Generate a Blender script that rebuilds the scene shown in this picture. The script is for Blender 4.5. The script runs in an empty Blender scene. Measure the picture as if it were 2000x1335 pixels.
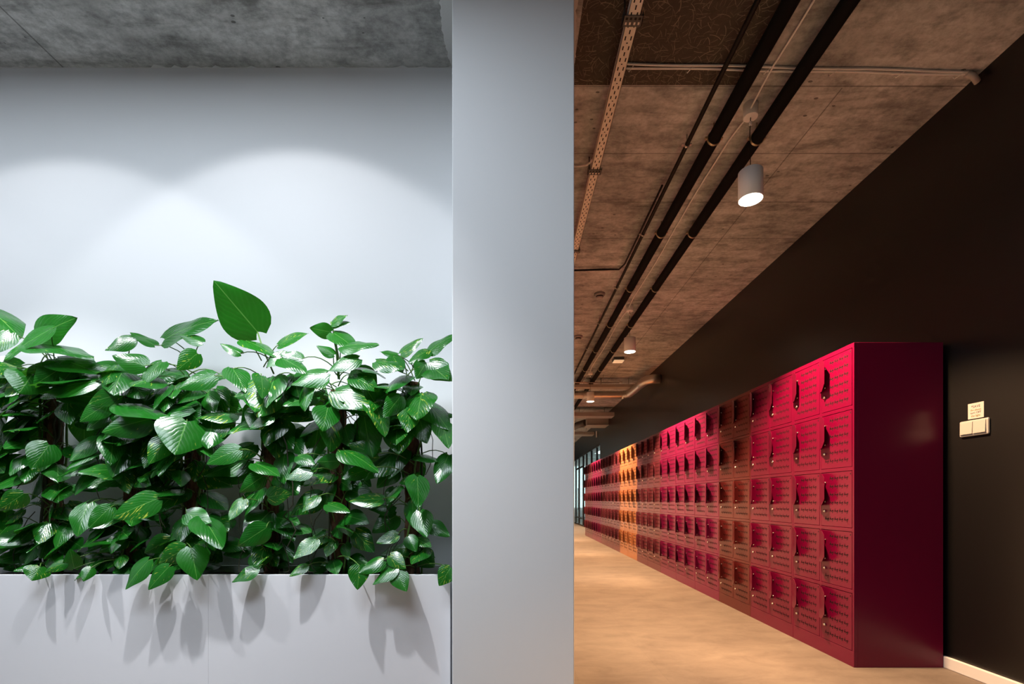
import bpy, bmesh, math, random
from mathutils import Vector, Matrix, noise
R = math.radians
C = bpy.context.scene.collection
SC = bpy.context.scene
F = 944.0            # focal length in pixels of a 2000 x 1335 frame
EYE = 0.93
CEIL = 3.126

# ------------------------------------------------------------------ helpers
class MB:
    """collects faces, then links them as ONE mesh object"""
    def __init__(s):
        s.v, s.f, s.m, s.s, s.uv, s.att = [], [], [], [], {}, []
    def face(s, pts, m=0, smooth=False):
        i = len(s.v); s.v += [tuple(p) for p in pts]
        s.f.append(tuple(range(i, i + len(pts)))); s.m.append(m); s.s.append(smooth)
    def box(s, x0, x1, y0, y1, z0, z1, m=0):
        i = len(s.v)
        s.v += [(x0,y0,z0),(x1,y0,z0),(x1,y1,z0),(x0,y1,z0),(x0,y0,z1),(x1,y0,z1),(x1,y1,z1),(x0,y1,z1)]
        for q in ((3,2,1,0),(4,5,6,7),(0,1,5,4),(1,2,6,5),(2,3,7,6),(3,0,4,7)):
            s.f.append(tuple(i+k for k in q)); s.m.append(m); s.s.append(False)
    def tube(s, pts, r, n=10, m=0, caps=True, smooth=True):
        pts = [Vector(p) for p in pts]
        rs = r if isinstance(r, (list, tuple)) else [r]*len(pts)
        t = (pts[1]-pts[0]).normalized()
        a = t.orthogonal().normalized()
        base = len(s.v)
        for k, p in enumerate(pts):
            if k == 0: d = pts[1]-pts[0]
            elif k == len(pts)-1: d = pts[-1]-pts[-2]
            else: d = (pts[k+1]-pts[k]).normalized() + (pts[k]-pts[k-1]).normalized()
            if d.length < 1e-9: d = t
            d.normalize()
            a = a - d*a.dot(d)
            a = a.normalized() if a.length > 1e-6 else d.orthogonal().normalized()
            b = d.cross(a)
            for j in range(n):
                w = 2*math.pi*j/n
                s.v.append(tuple(p + (a*math.cos(w) + b*math.sin(w))*rs[k]))
        for k in range(len(pts)-1):
            for j in range(n):
                j2 = (j+1) % n
                s.f.append((base+k*n+j, base+k*n+j2, base+(k+1)*n+j2, base+(k+1)*n+j)); s.m.append(m); s.s.append(smooth)
        if caps:
            s.f.append(tuple(base+j for j in reversed(range(n)))); s.m.append(m); s.s.append(False)
            e = base+(len(pts)-1)*n
            s.f.append(tuple(e+j for j in range(n))); s.m.append(m); s.s.append(False)
    def lathe(s, prof, c, axis='z', n=28, m=0, smooth=True):
        """prof: list of (r, h) along the axis; closed with caps"""
        base = len(s.v); c = Vector(c)
        for (r, h) in prof:
            for j in range(n):
                w = 2*math.pi*j/n
                u, v = r*math.cos(w), r*math.sin(w)
                p = {'z': (u, v, h), 'x': (h, u, v), 'y': (v, h, u)}[axis]
                s.v.append(tuple(c + Vector(p)))
        for k in range(len(prof)-1):
            for j in range(n):
                j2 = (j+1) % n
                s.f.append((base+k*n+j, base+k*n+j2, base+(k+1)*n+j2, base+(k+1)*n+j)); s.m.append(m); s.s.append(smooth)
        s.f.append(tuple(base+j for j in reversed(range(n)))); s.m.append(m); s.s.append(False)
        e = base+(len(prof)-1)*n
        s.f.append(tuple(e+j for j in range(n))); s.m.append(m); s.s.append(False)
    def prism(s, poly, d, m=0):
        """poly: 3-D outline, d: extrusion vector"""
        d = Vector(d); n = len(poly)
        a = [Vector(p) for p in poly]; b = [p+d for p in a]
        s.face(list(reversed(a)), m); s.face(b, m)
        for k in range(n):
            k2 = (k+1) % n
            s.face([a[k], a[k2], b[k2], b[k]], m)
    def mesh(s, name, mats, off=(0,0,0)):
        me = bpy.data.meshes.new(name)
        ox, oy, oz = off
        me.from_pydata([(x-ox, y-oy, z-oz) for x, y, z in s.v], [], s.f)
        for q in (mats if isinstance(mats, (list, tuple)) else [mats]): me.materials.append(q)
        me.polygons.foreach_set('material_index', s.m)
        me.polygons.foreach_set('use_smooth', s.s)
        if s.uv:
            uvl = me.uv_layers.new(name='UVMap')
            for lp in me.loops:
                uvl.data[lp.index].uv = s.uv.get(lp.vertex_index, (0, 0))
        if s.att:
            at = me.attributes.new('rnd', 'FLOAT', 'POINT')
            at.data.foreach_set('value', s.att)
        me.update()
        return me
    def build(s, name, mats, parent=None, bevel=0, fix=False):
        me = s.mesh(name, mats, wloc(parent))
        if fix:
            bm = bmesh.new(); bm.from_mesh(me)
            bmesh.ops.recalc_face_normals(bm, faces=bm.faces); bm.to_mesh(me); bm.free()
        o = bpy.data.objects.new(name, me); C.objects.link(o)
        if parent: o.parent = parent
        if bevel:
            b = o.modifiers.new('edge', 'BEVEL'); b.width = bevel; b.segments = 2; b.limit_method = 'ANGLE'
        return o

WL = {}
def wloc(o):
    p = Vector((0, 0, 0))
    while o is not None:
        p = p + o.location; o = o.parent
    return p
def tag(o, label=None, cat=None, group=None, kind=None):
    if label: o['label'] = label
    if cat: o['category'] = cat
    if group: o['group'] = group
    if kind: o['kind'] = kind
    return o
def thing(name, label, cat, loc, group=None):
    o = bpy.data.objects.new(name, None); C.objects.link(o)
    o.location = loc; o.empty_display_size = .05
    return tag(o, label, cat, group)
def copy_tree(o, parent=None):
    c = o.copy(); C.objects.link(c); c.parent = parent
    for ch in list(o.children): copy_tree(ch, c)
    return c
def ww(px, py, Y):
    """point at distance Y that the photograph shows at (px, py)"""
    return Vector(((px-1001)*Y/F, Y, EYE+(975-py)*Y/F))

# ------------------------------------------------------------------ materials
def new_mat(name):
    m = bpy.data.materials.new(name); m.use_nodes = True
    nt = m.node_tree; b = nt.nodes['Principled BSDF']
    return m, nt, b
def N(nt, t, **kw):
    n = nt.nodes.new(t)
    for k, v in kw.items(): setattr(n, k, v)
    return n
def plain(name, col, rough=.5, metal=0., spec=.5, bump=0, bscale=200, coat=0.):
    m, nt, b = new_mat(name)
    b.inputs['Base Color'].default_value = (*col, 1); b.inputs['Roughness'].default_value = rough
    b.inputs['Metallic'].default_value = metal; b.inputs['Specular IOR Level'].default_value = spec
    b.inputs['Coat Weight'].default_value = coat
    if bump:
        n = N(nt, 'ShaderNodeTexNoise'); n.inputs['Scale'].default_value = bscale; n.inputs['Detail'].default_value = 3
        tc = N(nt, 'ShaderNodeTexCoord'); nt.links.new(tc.outputs['Object'], n.inputs['Vector'])
        bp = N(nt, 'ShaderNodeBump'); bp.inputs['Strength'].default_value = bump; bp.inputs['Distance'].default_value = .002
        nt.links.new(n.outputs['Fac'], bp.inputs['Height']); nt.links.new(bp.outputs['Normal'], b.inputs['Normal'])
    return m
def emis(name, col, strength):
    m, nt, b = new_mat(name)
    b.inputs['Base Color'].default_value = (*col, 1)
    b.inputs['Emission Color'].default_value = (*col, 1); b.inputs['Emission Strength'].default_value = strength
    return m
def math_n(nt, op, a, b=None, c=None):
    n = N(nt, 'ShaderNodeMath', operation=op)
    for i, q in enumerate((a, b, c)):
        if q is None: continue
        if isinstance(q, (int, float)): n.inputs[i].default_value = q
        else: nt.links.new(q, n.inputs[i])
    return n.outputs[0]
def noise_n(nt, vec, scale, detail=4, rough=.55, mapscale=None, rot=None, dist=0):
    if mapscale or rot:
        mp = N(nt, 'ShaderNodeMapping')
        if mapscale: mp.inputs['Scale'].default_value = mapscale
        if rot: mp.inputs['Rotation'].default_value = rot
        nt.links.new(vec, mp.inputs['Vector']); vec = mp.outputs[0]
    n = N(nt, 'ShaderNodeTexNoise'); n.inputs['Scale'].default_value = scale; n.inputs['Detail'].default_value = detail
    n.inputs['Roughness'].default_value = rough; n.inputs['Distortion'].default_value = dist
    nt.links.new(vec, n.inputs['Vector'])
    return n.outputs['Fac']
def ramp(nt, fac, stops):
    r = N(nt, 'ShaderNodeValToRGB'); nt.links.new(fac, r.inputs[0])
    el = r.color_ramp.elements
    while len(el) < len(stops): el.new(.5)
    for e, (p, c) in zip(el, stops):
        e.position = p; e.color = (*c, 1) if isinstance(c, (tuple, list)) else (c, c, c, 1)
    return r.outputs['Color']
def mix(nt, fac, a, b, mode='MIX'):
    n = N(nt, 'ShaderNodeMix', data_type='RGBA', blend_type=mode)
    for sock, q in ((n.inputs[0], fac), (n.inputs[6], a), (n.inputs[7], b)):
        if isinstance(q, (int, float)): sock.default_value = q
        elif isinstance(q, (tuple, list)): sock.default_value = (*q, 1)
        else: nt.links.new(q, sock)
    return n.outputs[2]

def concrete_mat():
    m, nt, b = new_mat('board_marked_concrete')
    tc = N(nt, 'ShaderNodeTexCoord'); P = tc.outputs['Object']
    sx = N(nt, 'ShaderNodeSeparateXYZ'); nt.links.new(P, sx.inputs[0]); X, Y = sx.outputs[0], sx.outputs[1]
    big = noise_n(nt, P, 1.4, 5, .6)
    strk = noise_n(nt, P, 2.2, 7, .68, (1.0, 4.5, 1.0), None, .6)
    fine = noise_n(nt, P, 38, 5, .7)
    col = ramp(nt, strk, [(.30, (.36, .35, .335)), (.47, (.65, .645, .63)), (.7, (.82, .82, .81))])
    col = mix(nt, .7, col, ramp(nt, big, [(.33, .4), (.62, 1.0)]), 'MULTIPLY')
    blot = noise_n(nt, P, 6.5, 6, .72, (1, 1.5, 1))
    col = mix(nt, .6, col, ramp(nt, blot, [(.36, .3), (.56, 1.0)]), 'MULTIPLY')
    col = mix(nt, .4, col, ramp(nt, fine, [(.25, .2), (.6, 1.0)]), 'MULTIPLY')
    # pits
    vo = N(nt, 'ShaderNodeTexVoronoi'); vo.inputs['Scale'].default_value = 9
    mp = N(nt, 'ShaderNodeMapping'); mp.inputs['Scale'].default_value = (1, 1.7, 1); nt.links.new(P, mp.inputs[0]); nt.links.new(mp.outputs[0], vo.inputs['Vector'])
    gate = math_n(nt, 'GREATER_THAN', noise_n(nt, P, 4, 2), .56)
    pit = math_n(nt, 'MULTIPLY', math_n(nt, 'LESS_THAN', vo.outputs['Distance'], .11), gate)
    col = mix(nt, math_n(nt, 'MULTIPLY', pit, .7), col, (.045, .042, .04))
    # board joints every half metre across the corridor, and one long seam
    fr = math_n(nt, 'ABSOLUTE', math_n(nt, 'SUBTRACT', math_n(nt, 'FRACT', math_n(nt, 'DIVIDE', math_n(nt, 'SUBTRACT', Y, 2.32), .5)), .5))
    jn = math_n(nt, 'LESS_THAN', math_n(nt, 'ADD', fr, math_n(nt, 'MULTIPLY', noise_n(nt, P, 2.5, 3, .6, (1, .2, 1)), .02)), .018)
    seam = math_n(nt, 'LESS_THAN', math_n(nt, 'ABSOLUTE', math_n(nt, 'SUBTRACT', X, 1.76)), .0035)
    seam = math_n(nt, 'MULTIPLY', seam, math_n(nt, 'GREATER_THAN', Y, 2.58))
    seam2 = math_n(nt, 'LESS_THAN', math_n(nt, 'ABSOLUTE', math_n(nt, 'SUBTRACT', X, -2.285)), .004)
    seam2 = math_n(nt, 'MULTIPLY', seam2, math_n(nt, 'LESS_THAN', X, -1.9))
    jall = math_n(nt, 'MINIMUM', math_n(nt, 'ADD', math_n(nt, 'MULTIPLY', jn, .55), math_n(nt, 'ADD', math_n(nt, 'MULTIPLY', seam, .6), math_n(nt, 'MULTIPLY', seam2, .6))), 1.0)
    col = mix(nt, jall, col, (.07, .066, .06))
    # patch of wood-wool lining with straw-like chips
    inx = math_n(nt, 'MULTIPLY', math_n(nt, 'LESS_THAN', X, 1.265), math_n(nt, 'GREATER_THAN', X, .312))
    patch = math_n(nt, 'MULTIPLY', inx, math_n(nt, 'LESS_THAN', Y, 2.563))
    def straw(sc, ln, wd, off):
        # chips: every Voronoi cell holds one short straw turned its own way
        mp = N(nt, 'ShaderNodeMapping'); mp.inputs['Location'].default_value = (off, off*.7, 0); mp.inputs['Scale'].default_value = (1, 1, 0); nt.links.new(P, mp.inputs[0])
        vo = N(nt, 'ShaderNodeTexVoronoi'); vo.inputs['Scale'].default_value = sc; vo.voronoi_dimensions = '2D'; nt.links.new(mp.outputs[0], vo.inputs['Vector'])
        d = N(nt, 'ShaderNodeVectorMath', operation='SUBTRACT'); nt.links.new(mp.outputs[0], d.inputs[0]); nt.links.new(vo.outputs['Position'], d.inputs[1])
        sd = N(nt, 'ShaderNodeSeparateXYZ'); nt.links.new(d.outputs[0], sd.inputs[0])
        sc_ = N(nt, 'ShaderNodeSeparateColor'); nt.links.new(vo.outputs['Color'], sc_.inputs[0])
        an = math_n(nt, 'MULTIPLY', sc_.outputs[0], 6.283)
        cs, sn = math_n(nt, 'COSINE', an), math_n(nt, 'SINE', an)
        u = math_n(nt, 'ADD', math_n(nt, 'MULTIPLY', sd.outputs[0], cs), math_n(nt, 'MULTIPLY', sd.outputs[1], sn))
        v = math_n(nt, 'SUBTRACT', math_n(nt, 'MULTIPLY', sd.outputs[1], cs), math_n(nt, 'MULTIPLY', sd.outputs[0], sn))
        v = math_n(nt, 'ADD', v, math_n(nt, 'MULTIPLY', math_n(nt, 'MULTIPLY', u, u), 6))
        q = math_n(nt, 'MULTIPLY', math_n(nt, 'LESS_THAN', math_n(nt, 'ABSOLUTE', u), ln), math_n(nt, 'LESS_THAN', math_n(nt, 'ABSOLUTE', v), wd))
        return math_n(nt, 'MULTIPLY', q, sc_.outputs[1])
    s1 = math_n(nt, 'MAXIMUM', straw(13, .034, .0017, 0), straw(19, .026, .0013, 3.3))
    s1 = math_n(nt, 'MAXIMUM', s1, straw(27, .018, .0011, 7.1))
    s1 = math_n(nt, 'MAXIMUM', s1, straw(23, .022, .0011, 11.7))
    lin = mix(nt, fine, (.045, .038, .03), (.11, .09, .072))
    lin = mix(nt, math_n(nt, 'MULTIPLY', s1, .8), lin, (.34, .28, .2))
    col = mix(nt, patch, col, lin)
    nt.links.new(col, b.inputs['Base Color']); b.inputs['Roughness'].default_value = .8
    b.inputs['Specular IOR Level'].default_value = .25
    h = math_n(nt, 'SUBTRACT', math_n(nt, 'ADD', math_n(nt, 'MULTIPLY', strk, .6), math_n(nt, 'MULTIPLY', fine, .35)), math_n(nt, 'ADD', pit, jall))
    bp = N(nt, 'ShaderNodeBump'); bp.inputs['Strength'].default_value = .6; bp.inputs['Distance'].default_value = .006
    nt.links.new(h, bp.inputs['Height']); nt.links.new(bp.outputs['Normal'], b.inputs['Normal'])
    return m
def N_rgb(nt, c):
    n = N(nt, 'ShaderNodeRGBToBW'); nt.links.new(c, n.inputs[0]); return n.outputs[0]

def floor_mat():
    m, nt, b = new_mat('stone_effect_vinyl_tile')
    tc = N(nt, 'ShaderNodeTexCoord'); P = tc.outputs['Object']
    st = noise_n(nt, P, 3.2, 7, .68, (1.0, 1.9, 1), None, .5)
    cl = noise_n(nt, P, .9, 4, .6, (.8, 1.6, 1))
    fi = noise_n(nt, P, 60, 4, .7, (.5, 2.0, 1))
    br = N(nt, 'ShaderNodeTexBrick'); br.offset = .5
    mp = N(nt, 'ShaderNodeMapping'); mp.inputs['Rotation'].default_value = (0, 0, R(90)); mp.inputs['Location'].default_value = (.35, .12, 0)
    nt.links.new(P, mp.inputs[0]); nt.links.new(mp.outputs[0], br.inputs['Vector'])
    br.inputs['Scale'].default_value = 1; br.inputs['Brick Width'].default_value = .92; br.inputs['Row Height'].default_value = .46
    br.inputs['Mortar Size'].default_value = .0012; br.inputs['Color1'].default_value = (.9, .9, .9, 1); br.inputs['Color2'].default_value = (1, 1, 1, 1)
    br.inputs['Mortar'].default_value = (.72, .72, .72, 1); br.inputs['Mortar Smooth'].default_value = .3
    col = ramp(nt, st, [(.3, (.138, .109, .088)), (.5, (.182, .148, .120)), (.72, (.220, .184, .148))])
    col = mix(nt, .5, col, ramp(nt, cl, [(.3, .78), (.65, 1.0)]), 'MULTIPLY')
    col = mix(nt, .35, col, ramp(nt, fi, [(.3, .7), (.6, 1.0)]), 'MULTIPLY')
    col = mix(nt, .6, col, br.outputs['Color'], 'MULTIPLY')
    nt.links.new(col, b.inputs['Base Color'])
    b.inputs['Roughness'].default_value = .6; b.inputs['Specular IOR Level'].default_value = .3
    bp = N(nt, 'ShaderNodeBump'); bp.inputs['Strength'].default_value = .15; bp.inputs['Distance'].default_value = .001
    nt.links.new(fi, bp.inputs['Height']); nt.links.new(bp.outputs['Normal'], b.inputs['Normal'])
    return m

def leaf_mat():
    m, nt, b = new_mat('glossy_pothos_leaf')
    uv = N(nt, 'ShaderNodeUVMap'); uv.uv_map = 'UVMap'
    sx = N(nt, 'ShaderNodeSeparateXYZ'); nt.links.new(uv.outputs[0], sx.inputs[0]); U, V = sx.outputs[0], sx.outputs[1]
    at = N(nt, 'ShaderNodeAttribute', attribute_name='rnd'); rn = at.outputs['Fac']
    au = math_n(nt, 'ABSOLUTE', math_n(nt, 'SUBTRACT', U, .5))
    # lateral veins sweep from the midrib towards the tip
    ph = math_n(nt, 'SUBTRACT', math_n(nt, 'MULTIPLY', V, 42), math_n(nt, 'MULTIPLY', au, 56))
    vwob = N(nt, 'ShaderNodeTexNoise'); vwob.inputs['Scale'].default_value = 4; vwob.inputs['Detail'].default_value = 2; nt.links.new(uv.outputs[0], vwob.inputs['Vector'])
    ph = math_n(nt, 'ADD', ph, math_n(nt, 'MULTIPLY', math_n(nt, 'ADD', vwob.outputs['Fac'], rn), 9.0))
    vein = math_n(nt, 'POWER', math_n(nt, 'ADD', math_n(nt, 'MULTIPLY', math_n(nt, 'SINE', ph), .5), .5), 2.2)
    rib = math_n(nt, 'LESS_THAN', au, .012)
    cmb = N(nt, 'ShaderNodeCombineXYZ')
    nt.links.new(math_n(nt, 'MULTIPLY', U, 1.0), cmb.inputs[0]); nt.links.new(V, cmb.inputs[1]); nt.links.new(math_n(nt, 'MULTIPLY', rn, 37.0), cmb.inputs[2])
    mott = noise_n(nt, cmb.outputs[0], 5, 4, .6)
    # streaks of yellow variegation following the veins
    cm2 = N(nt, 'ShaderNodeCombineXYZ')
    nt.links.new(math_n(nt, 'MULTIPLY', au, 5.0), cm2.inputs[0])
    nt.links.new(math_n(nt, 'SUBTRACT', math_n(nt, 'MULTIPLY', V, 13.0), math_n(nt, 'MULTIPLY', au, 14.0)), cm2.inputs[1])
    nt.links.new(math_n(nt, 'ADD', math_n(nt, 'MULTIPLY', rn, 91.0), math_n(nt, 'GREATER_THAN', U, .5)), cm2.inputs[2])
    vr = noise_n(nt, cm2.outputs[0], 1.0, 3, .55)
    much = math_n(nt, 'MULTIPLY', math_n(nt, 'FRACT', math_n(nt, 'MULTIPLY', rn, 7.3)), .14)
    streak = ramp(nt, math_n(nt, 'ADD', vr, much), [(.745, 0.0), (.79, 1.0)])
    green = mix(nt, mott, (.004, .062, .005), (.010, .150, .012))
    green = mix(nt, math_n(nt, 'MULTIPLY', rn, .5), green, (.014, .15, .008))
    green = mix(nt, math_n(nt, 'MULTIPLY', vein, .10), green, (.05, .2, .03))
    col = mix(nt, math_n(nt, 'MULTIPLY', N_rgb(nt, streak), .85), green, (.42, .52, .06))
    col = mix(nt, math_n(nt, 'MULTIPLY', rib, .6), col, (.14, .36, .07))
    nt.links.new(col, b.inputs['Base Color'])
    b.inputs['Roughness'].default_value = .24; b.inputs['Specular IOR Level'].default_value = .7
    bp = N(nt, 'ShaderNodeBump'); bp.inputs['Strength'].default_value = .22; bp.inputs['Distance'].default_value = .003
    h = math_n(nt, 'SUBTRACT', math_n(nt, 'MULTIPLY', mott, .5), math_n(nt, 'ADD', math_n(nt, 'MULTIPLY', vein, .5), rib))
    nt.links.new(h, bp.inputs['Height']); nt.links.new(bp.outputs['Normal'], b.inputs['Normal'])
    tr = N(nt, 'ShaderNodeBsdfTranslucent')
    nt.links.new(mix(nt, .5, col, (.1, .42, .02)), tr.inputs['Color'])
    ms = N(nt, 'ShaderNodeMixShader'); ms.inputs[0].default_value = .2
    nt.links.new(b.outputs[0], ms.inputs[1]); nt.links.new(tr.outputs[0], ms.inputs[2])
    nt.links.new(ms.outputs[0], nt.nodes['Material Output'].inputs['Surface'])
    return m

def coir_mat():
    m, nt, b = new_mat('coir_bark')
    tc = N(nt, 'ShaderNodeTexCoord'); P = tc.outputs['Object']
    f = noise_n(nt, P, 30, 6, .75, (1, 1, .25))
    col = ramp(nt, f, [(.3, (.012, .006, .004)), (.5, (.085, .042, .026)), (.72, (.26, .15, .095))])
    nt.links.new(col, b.inputs['Base Color']); b.inputs['Roughness'].default_value = .95; b.inputs['Specular IOR Level'].default_value = .1
    bp = N(nt, 'ShaderNodeBump'); bp.inputs['Strength'].default_value = 1; bp.inputs['Distance'].default_value = .01
    nt.links.new(f, bp.inputs['Height']); nt.links.new(bp.outputs['Normal'], b.inputs['Normal'])
    return m
def locker_mat(name, col):
    m = plain(name, col, .3, 0, .4, .05, 900)
    return m

M_conc = concrete_mat(); M_floor = floor_mat()
M_white = plain('white_wall_paint', (.80, .81, .83), .65, 0, .3, .05, 120)
M_pillar = plain('white_pillar_paint', (.74, .75, .765), .7, 0, .25, .12, 60)
M_smear = plain('white_paint_smear', (.62, .62, .62), .8, 0, .2, .8, 60)
M_black = plain('black_wall_paint', (.0045, .0042, .0042), .36, 0, .55, .06, 300)
M_base = plain('white_baseboard_paint', (.78, .76, .74), .45)
M_left = plain('pale_corridor_paint', (.80, .79, .77), .7)
M_planter = plain('white_planter_laminate', (.80, .80, .84), .4, 0, .4)
M_gap = plain('dark_gap', (.006, .006, .006), .9)
M_soil = plain('dark_potting_soil', (.018, .012, .008), .95, 0, .1, 1, 60)
M_leaf = leaf_mat(); M_coir = coir_mat()
M_stem = plain('green_vine_stem', (.09, .19, .03), .5)
M_root = plain('brown_vine_stem', (.03, .028, .012), .7)
M_tray = plain('cream_metal_tray', (.93, .84, .72), .5, 0, .4)
M_slot = plain('dark_slot', (.012, .010, .009), .9)
M_galv = plain('galvanised_steel', (.52, .50, .47), .38, .85)
M_galv2 = plain('dull_galvanised_sheet', (.42, .38, .34), .55, .3)
M_brk = plain('dark_steel_bracket', (.10, .10, .10), .5, .5)
M_pipe = plain('black_pipe_insulation', (.006, .005, .0045), .9, 0, .15)
M_thin = plain('black_steel_pipe', (.006, .005, .0045), .6, 0, .25)
M_brass = plain('brass_plated_clamp', (.50, .44, .30), .35, .8)
M_cable = plain('white_cable_sheath', (.88, .86, .83), .45)
M_sleeve = plain('grey_cable_sleeve', (.5, .46, .42), .6)
M_lamp = plain('white_lamp_enamel', (.9, .9, .9), .5)
M_plastic = plain('white_plastic', (.33, .315, .30), .3)
M_bulb = emis('lit_lamp_diffuser', (1, .86, .66), 14)
M_exit = emis('lit_emergency_diffuser', (1, .72, .42), .45)
M_paper = plain('white_paper', (.36, .34, .32), .8)
M_ink = plain('dark_purple_ink', (.05, .025, .04), .8)
M_ink2 = plain('olive_ink', (.12, .10, .02), .8)
M_frame = plain('black_steel_frame', (.012, .012, .012), .4)
M_metal = plain('polished_nickel', (.8, .76, .68), .22, 1)
M_mark = plain('dark_perforation', (.012, .004, .005), .9)
LC = dict(
    ruby=locker_mat('ruby_powder_coat', (.152, .0008, .030)),
    wine=locker_mat('brownish_wine_powder_coat', (.11, .012, .013)),
    rasp=locker_mat('raspberry_powder_coat', (.185, .006, .058)),
    mauve=locker_mat('dusty_mauve_powder_coat', (.15, .026, .043)),
    orange=locker_mat('orange_powder_coat', (.46, .19, .085)))

# ------------------------------------------------------------------ the setting
def struct(name, mb, mat, label, bevel=0):
    o = mb.build(name, mat, None, bevel); tag(o, label, None, None, 'structure'); return o
b = MB(); b.box(-4.6, 8.2, -4.1, 26, -.12, 0); struct('floor', b, M_floor, 'pale stone-effect tiled floor')
b = MB(); b.box(-4.6, 8.2, -4.1, 26, CEIL, CEIL+.15); struct('ceiling', b, M_conc, 'bare board-marked concrete ceiling')
YW = 2.46
b = MB(); b.box(-4.6, -.05, YW, YW+.12, 0, CEIL); struct('wall_back', b, M_white, 'white wall behind the plants')
b = MB(); b.box(-4.6, -4.48, -4.1, YW, 0, CEIL); struct('wall_left', b, M_white, 'white side wall of the planted area')
b = MB(); b.box(-4.6, -.6, -4.22, -4.1, 0, CEIL); struct('wall_front', b, M_white, 'white wall behind the camera')
b = MB(); b.box(-.6, 2.53, -4.22, -4.1, 0, CEIL); struct('wall_front_blocker', b, M_black, 'unseen black wall added behind the camera to keep the locker end dark')  # unseen, added dark so little light reaches the locker end
b = MB(); b.box(-.17, -.05, YW+.12, 26, 0, CEIL); struct('wall_corridor_left', b, M_left, 'grey left wall of the corridor')
GY0, GY1, GZ = 13.31, 21.6, 2.49
b = MB(); b.box(2.41, 2.53, -4.1, GY0, 0, CEIL); b.box(2.41, 2.53, GY0, 26, GZ, CEIL); b.box(2.41, 2.53, GY1, 26, 0, GZ)
struct('wall_right', b, M_black, 'black wall behind the lockers')
b = MB(); b.box(-.17, 8.2, 26, 26.1, 0, CEIL); struct('wall_end', b, M_left, 'end wall of the corridor')
b = MB(); b.box(2.53, 8.2, GY0-.4, GY0-.3, 0, CEIL); b.box(8.1, 8.2, GY0-.3, 26, 0, CEIL); struct('wall_office', b, M_white, 'white walls of the room behind the glass partition')
b = MB(); b.box(2.388, 2.41, -4.1, GY0-.02, 0, .062); struct('baseboard_right', b, M_base, 'white baseboard along the black wall', .003)

PX0, PX1, PY0, PY1 = -.25, .2555, 2.0, 2.58
b = MB(); b.box(PX0, PX1, PY0, PY1, 0, CEIL)
struct('pillar', b, M_pillar, 'square white painted pillar', .004)
# brushed paint smears on the slab around the pillar head: ragged thin film
random.seed(5)
b = MB()
def smear(pts_in, pts_out):
    for k in range(len(pts_in)-1):
        a, c, d, e = pts_in[k], pts_in[k+1], pts_out[k+1], pts_out[k]
        b.prism([(a[0], a[1], CEIL-.0015), (c[0], c[1], CEIL-.0015), (d[0], d[1], CEIL-.0015), (e[0], e[1], CEIL-.0015)], (0, 0, .0015))
n = 140
ys = [PY0 + (YW-PY0)*k/n for k in range(n+1)]
smear([(PX0, y) for y in ys], [(PX0-.06-.02*math.sin(y*9)-.014*noise.noise((y*26, 0, 0))-.004*noise.noise((y*90, 3, 0)), y) for y in ys])
ys = [PY0 + (PY1-PY0)*k/n for k in range(n+1)]
smear([(PX1, y) for y in ys], [(PX1+.045+.012*math.sin(y*11)+.010*noise.noise((y*26, 7, 0))+.003*noise.noise((y*90, 9, 0)), y) for y in ys])
xs = [-4.4+4.1*k/160 for k in range(161)]
smear([(x, YW) for x in xs], [(x, YW-.002-max(0, random.gauss(0, .004))-(.012 if random.random() < .1 else 0)) for x in xs])
struct('trim_1', b, M_smear, 'white paint smears on the concrete around the pillar')

# glazed partition further down the corridor
wn = thing('window_1', 'black framed glass partition beyond the last lockers', None, (2.41, GY0, 0)); wn['kind'] = 'structure'
my = [13.33, 14.05, 15.0, 16.0, 16.75, 17.8, 18.7, 19.6, 20.6, GY1-.03]
for k, y in enumerate(my):
    b = MB(); b.box(2.43, 2.49, y-.028, y+.028, 0, GZ); b.build('mullion', M_frame, wn)
b = MB(); b.box(2.43, 2.49, GY0, GY1, GZ-.05, GZ); b.build('top_rail', M_frame, wn)
b = MB(); b.box(2.43, 2.49, GY0, GY1, 0, .05); b.build('bottom_rail', M_frame, wn)
b = MB(); b.box(2.43, 2.49, 16.75, 18.7, 2.06, 2.11); b.build('transom', M_frame, wn)
b = MB(); b.box(2.43, 2.49, 16.75, 18.7, .25, .29); b.build('kick_rail', M_frame, wn)
b = MB(); b.tube([(2.40, 17.72, .55), (2.40, 17.72, 1.35)], .012); b.tube([(2.40, 17.72, .6), (2.44, 17.72, .6)], .008); b.tube([(2.40, 17.72, 1.3), (2.44, 17.72, 1.3)], .008); b.build('pull_handle', M_frame, wn)
gm, nt, pb = new_mat('clear_partition_glass')
pb.inputs['Base Color'].default_value = (.9, .97, .96, 1); pb.inputs['Roughness'].default_value = .02; pb.inputs['Transmission Weight'].default_value = 1; pb.inputs['IOR'].default_value = 1.2
M_glass = gm
for k in range(len(my)-1):
    b = MB(); b.box(2.455, 2.462, my[k]+.028, my[k+1]-.028, .05, GZ-.05); b.build('pane', M_glass, wn)
# window of the room behind the glass
wb = thing('window_2', 'bright daylight window of the room behind the glass', None, (8.08, 19, 0)); wb['kind'] = 'structure'
b = MB(); b.box(8.06, 8.09, 15, 25.6, .7, 2.6); b.build('pane', emis('daylight_pane', (.72, .9, .95), 3.0), wb)
for y in (15, 17.6, 20.3, 23, 25.6):
    b = MB(); b.box(8.02, 8.09, y-.03, y+.03, .68, 2.64); b.build('mullion', M_frame, wb)
wc = MB(); wc.box(3.2, 7.6, 25.9, 25.98, .5, 2.7); o = wc.build('window_3', emis('daylight_pane_end', (.72, .92, .93), 2.2), None); tag(o, 'tall daylight window at the far end of the glazed room', None, None, 'structure')

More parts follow.
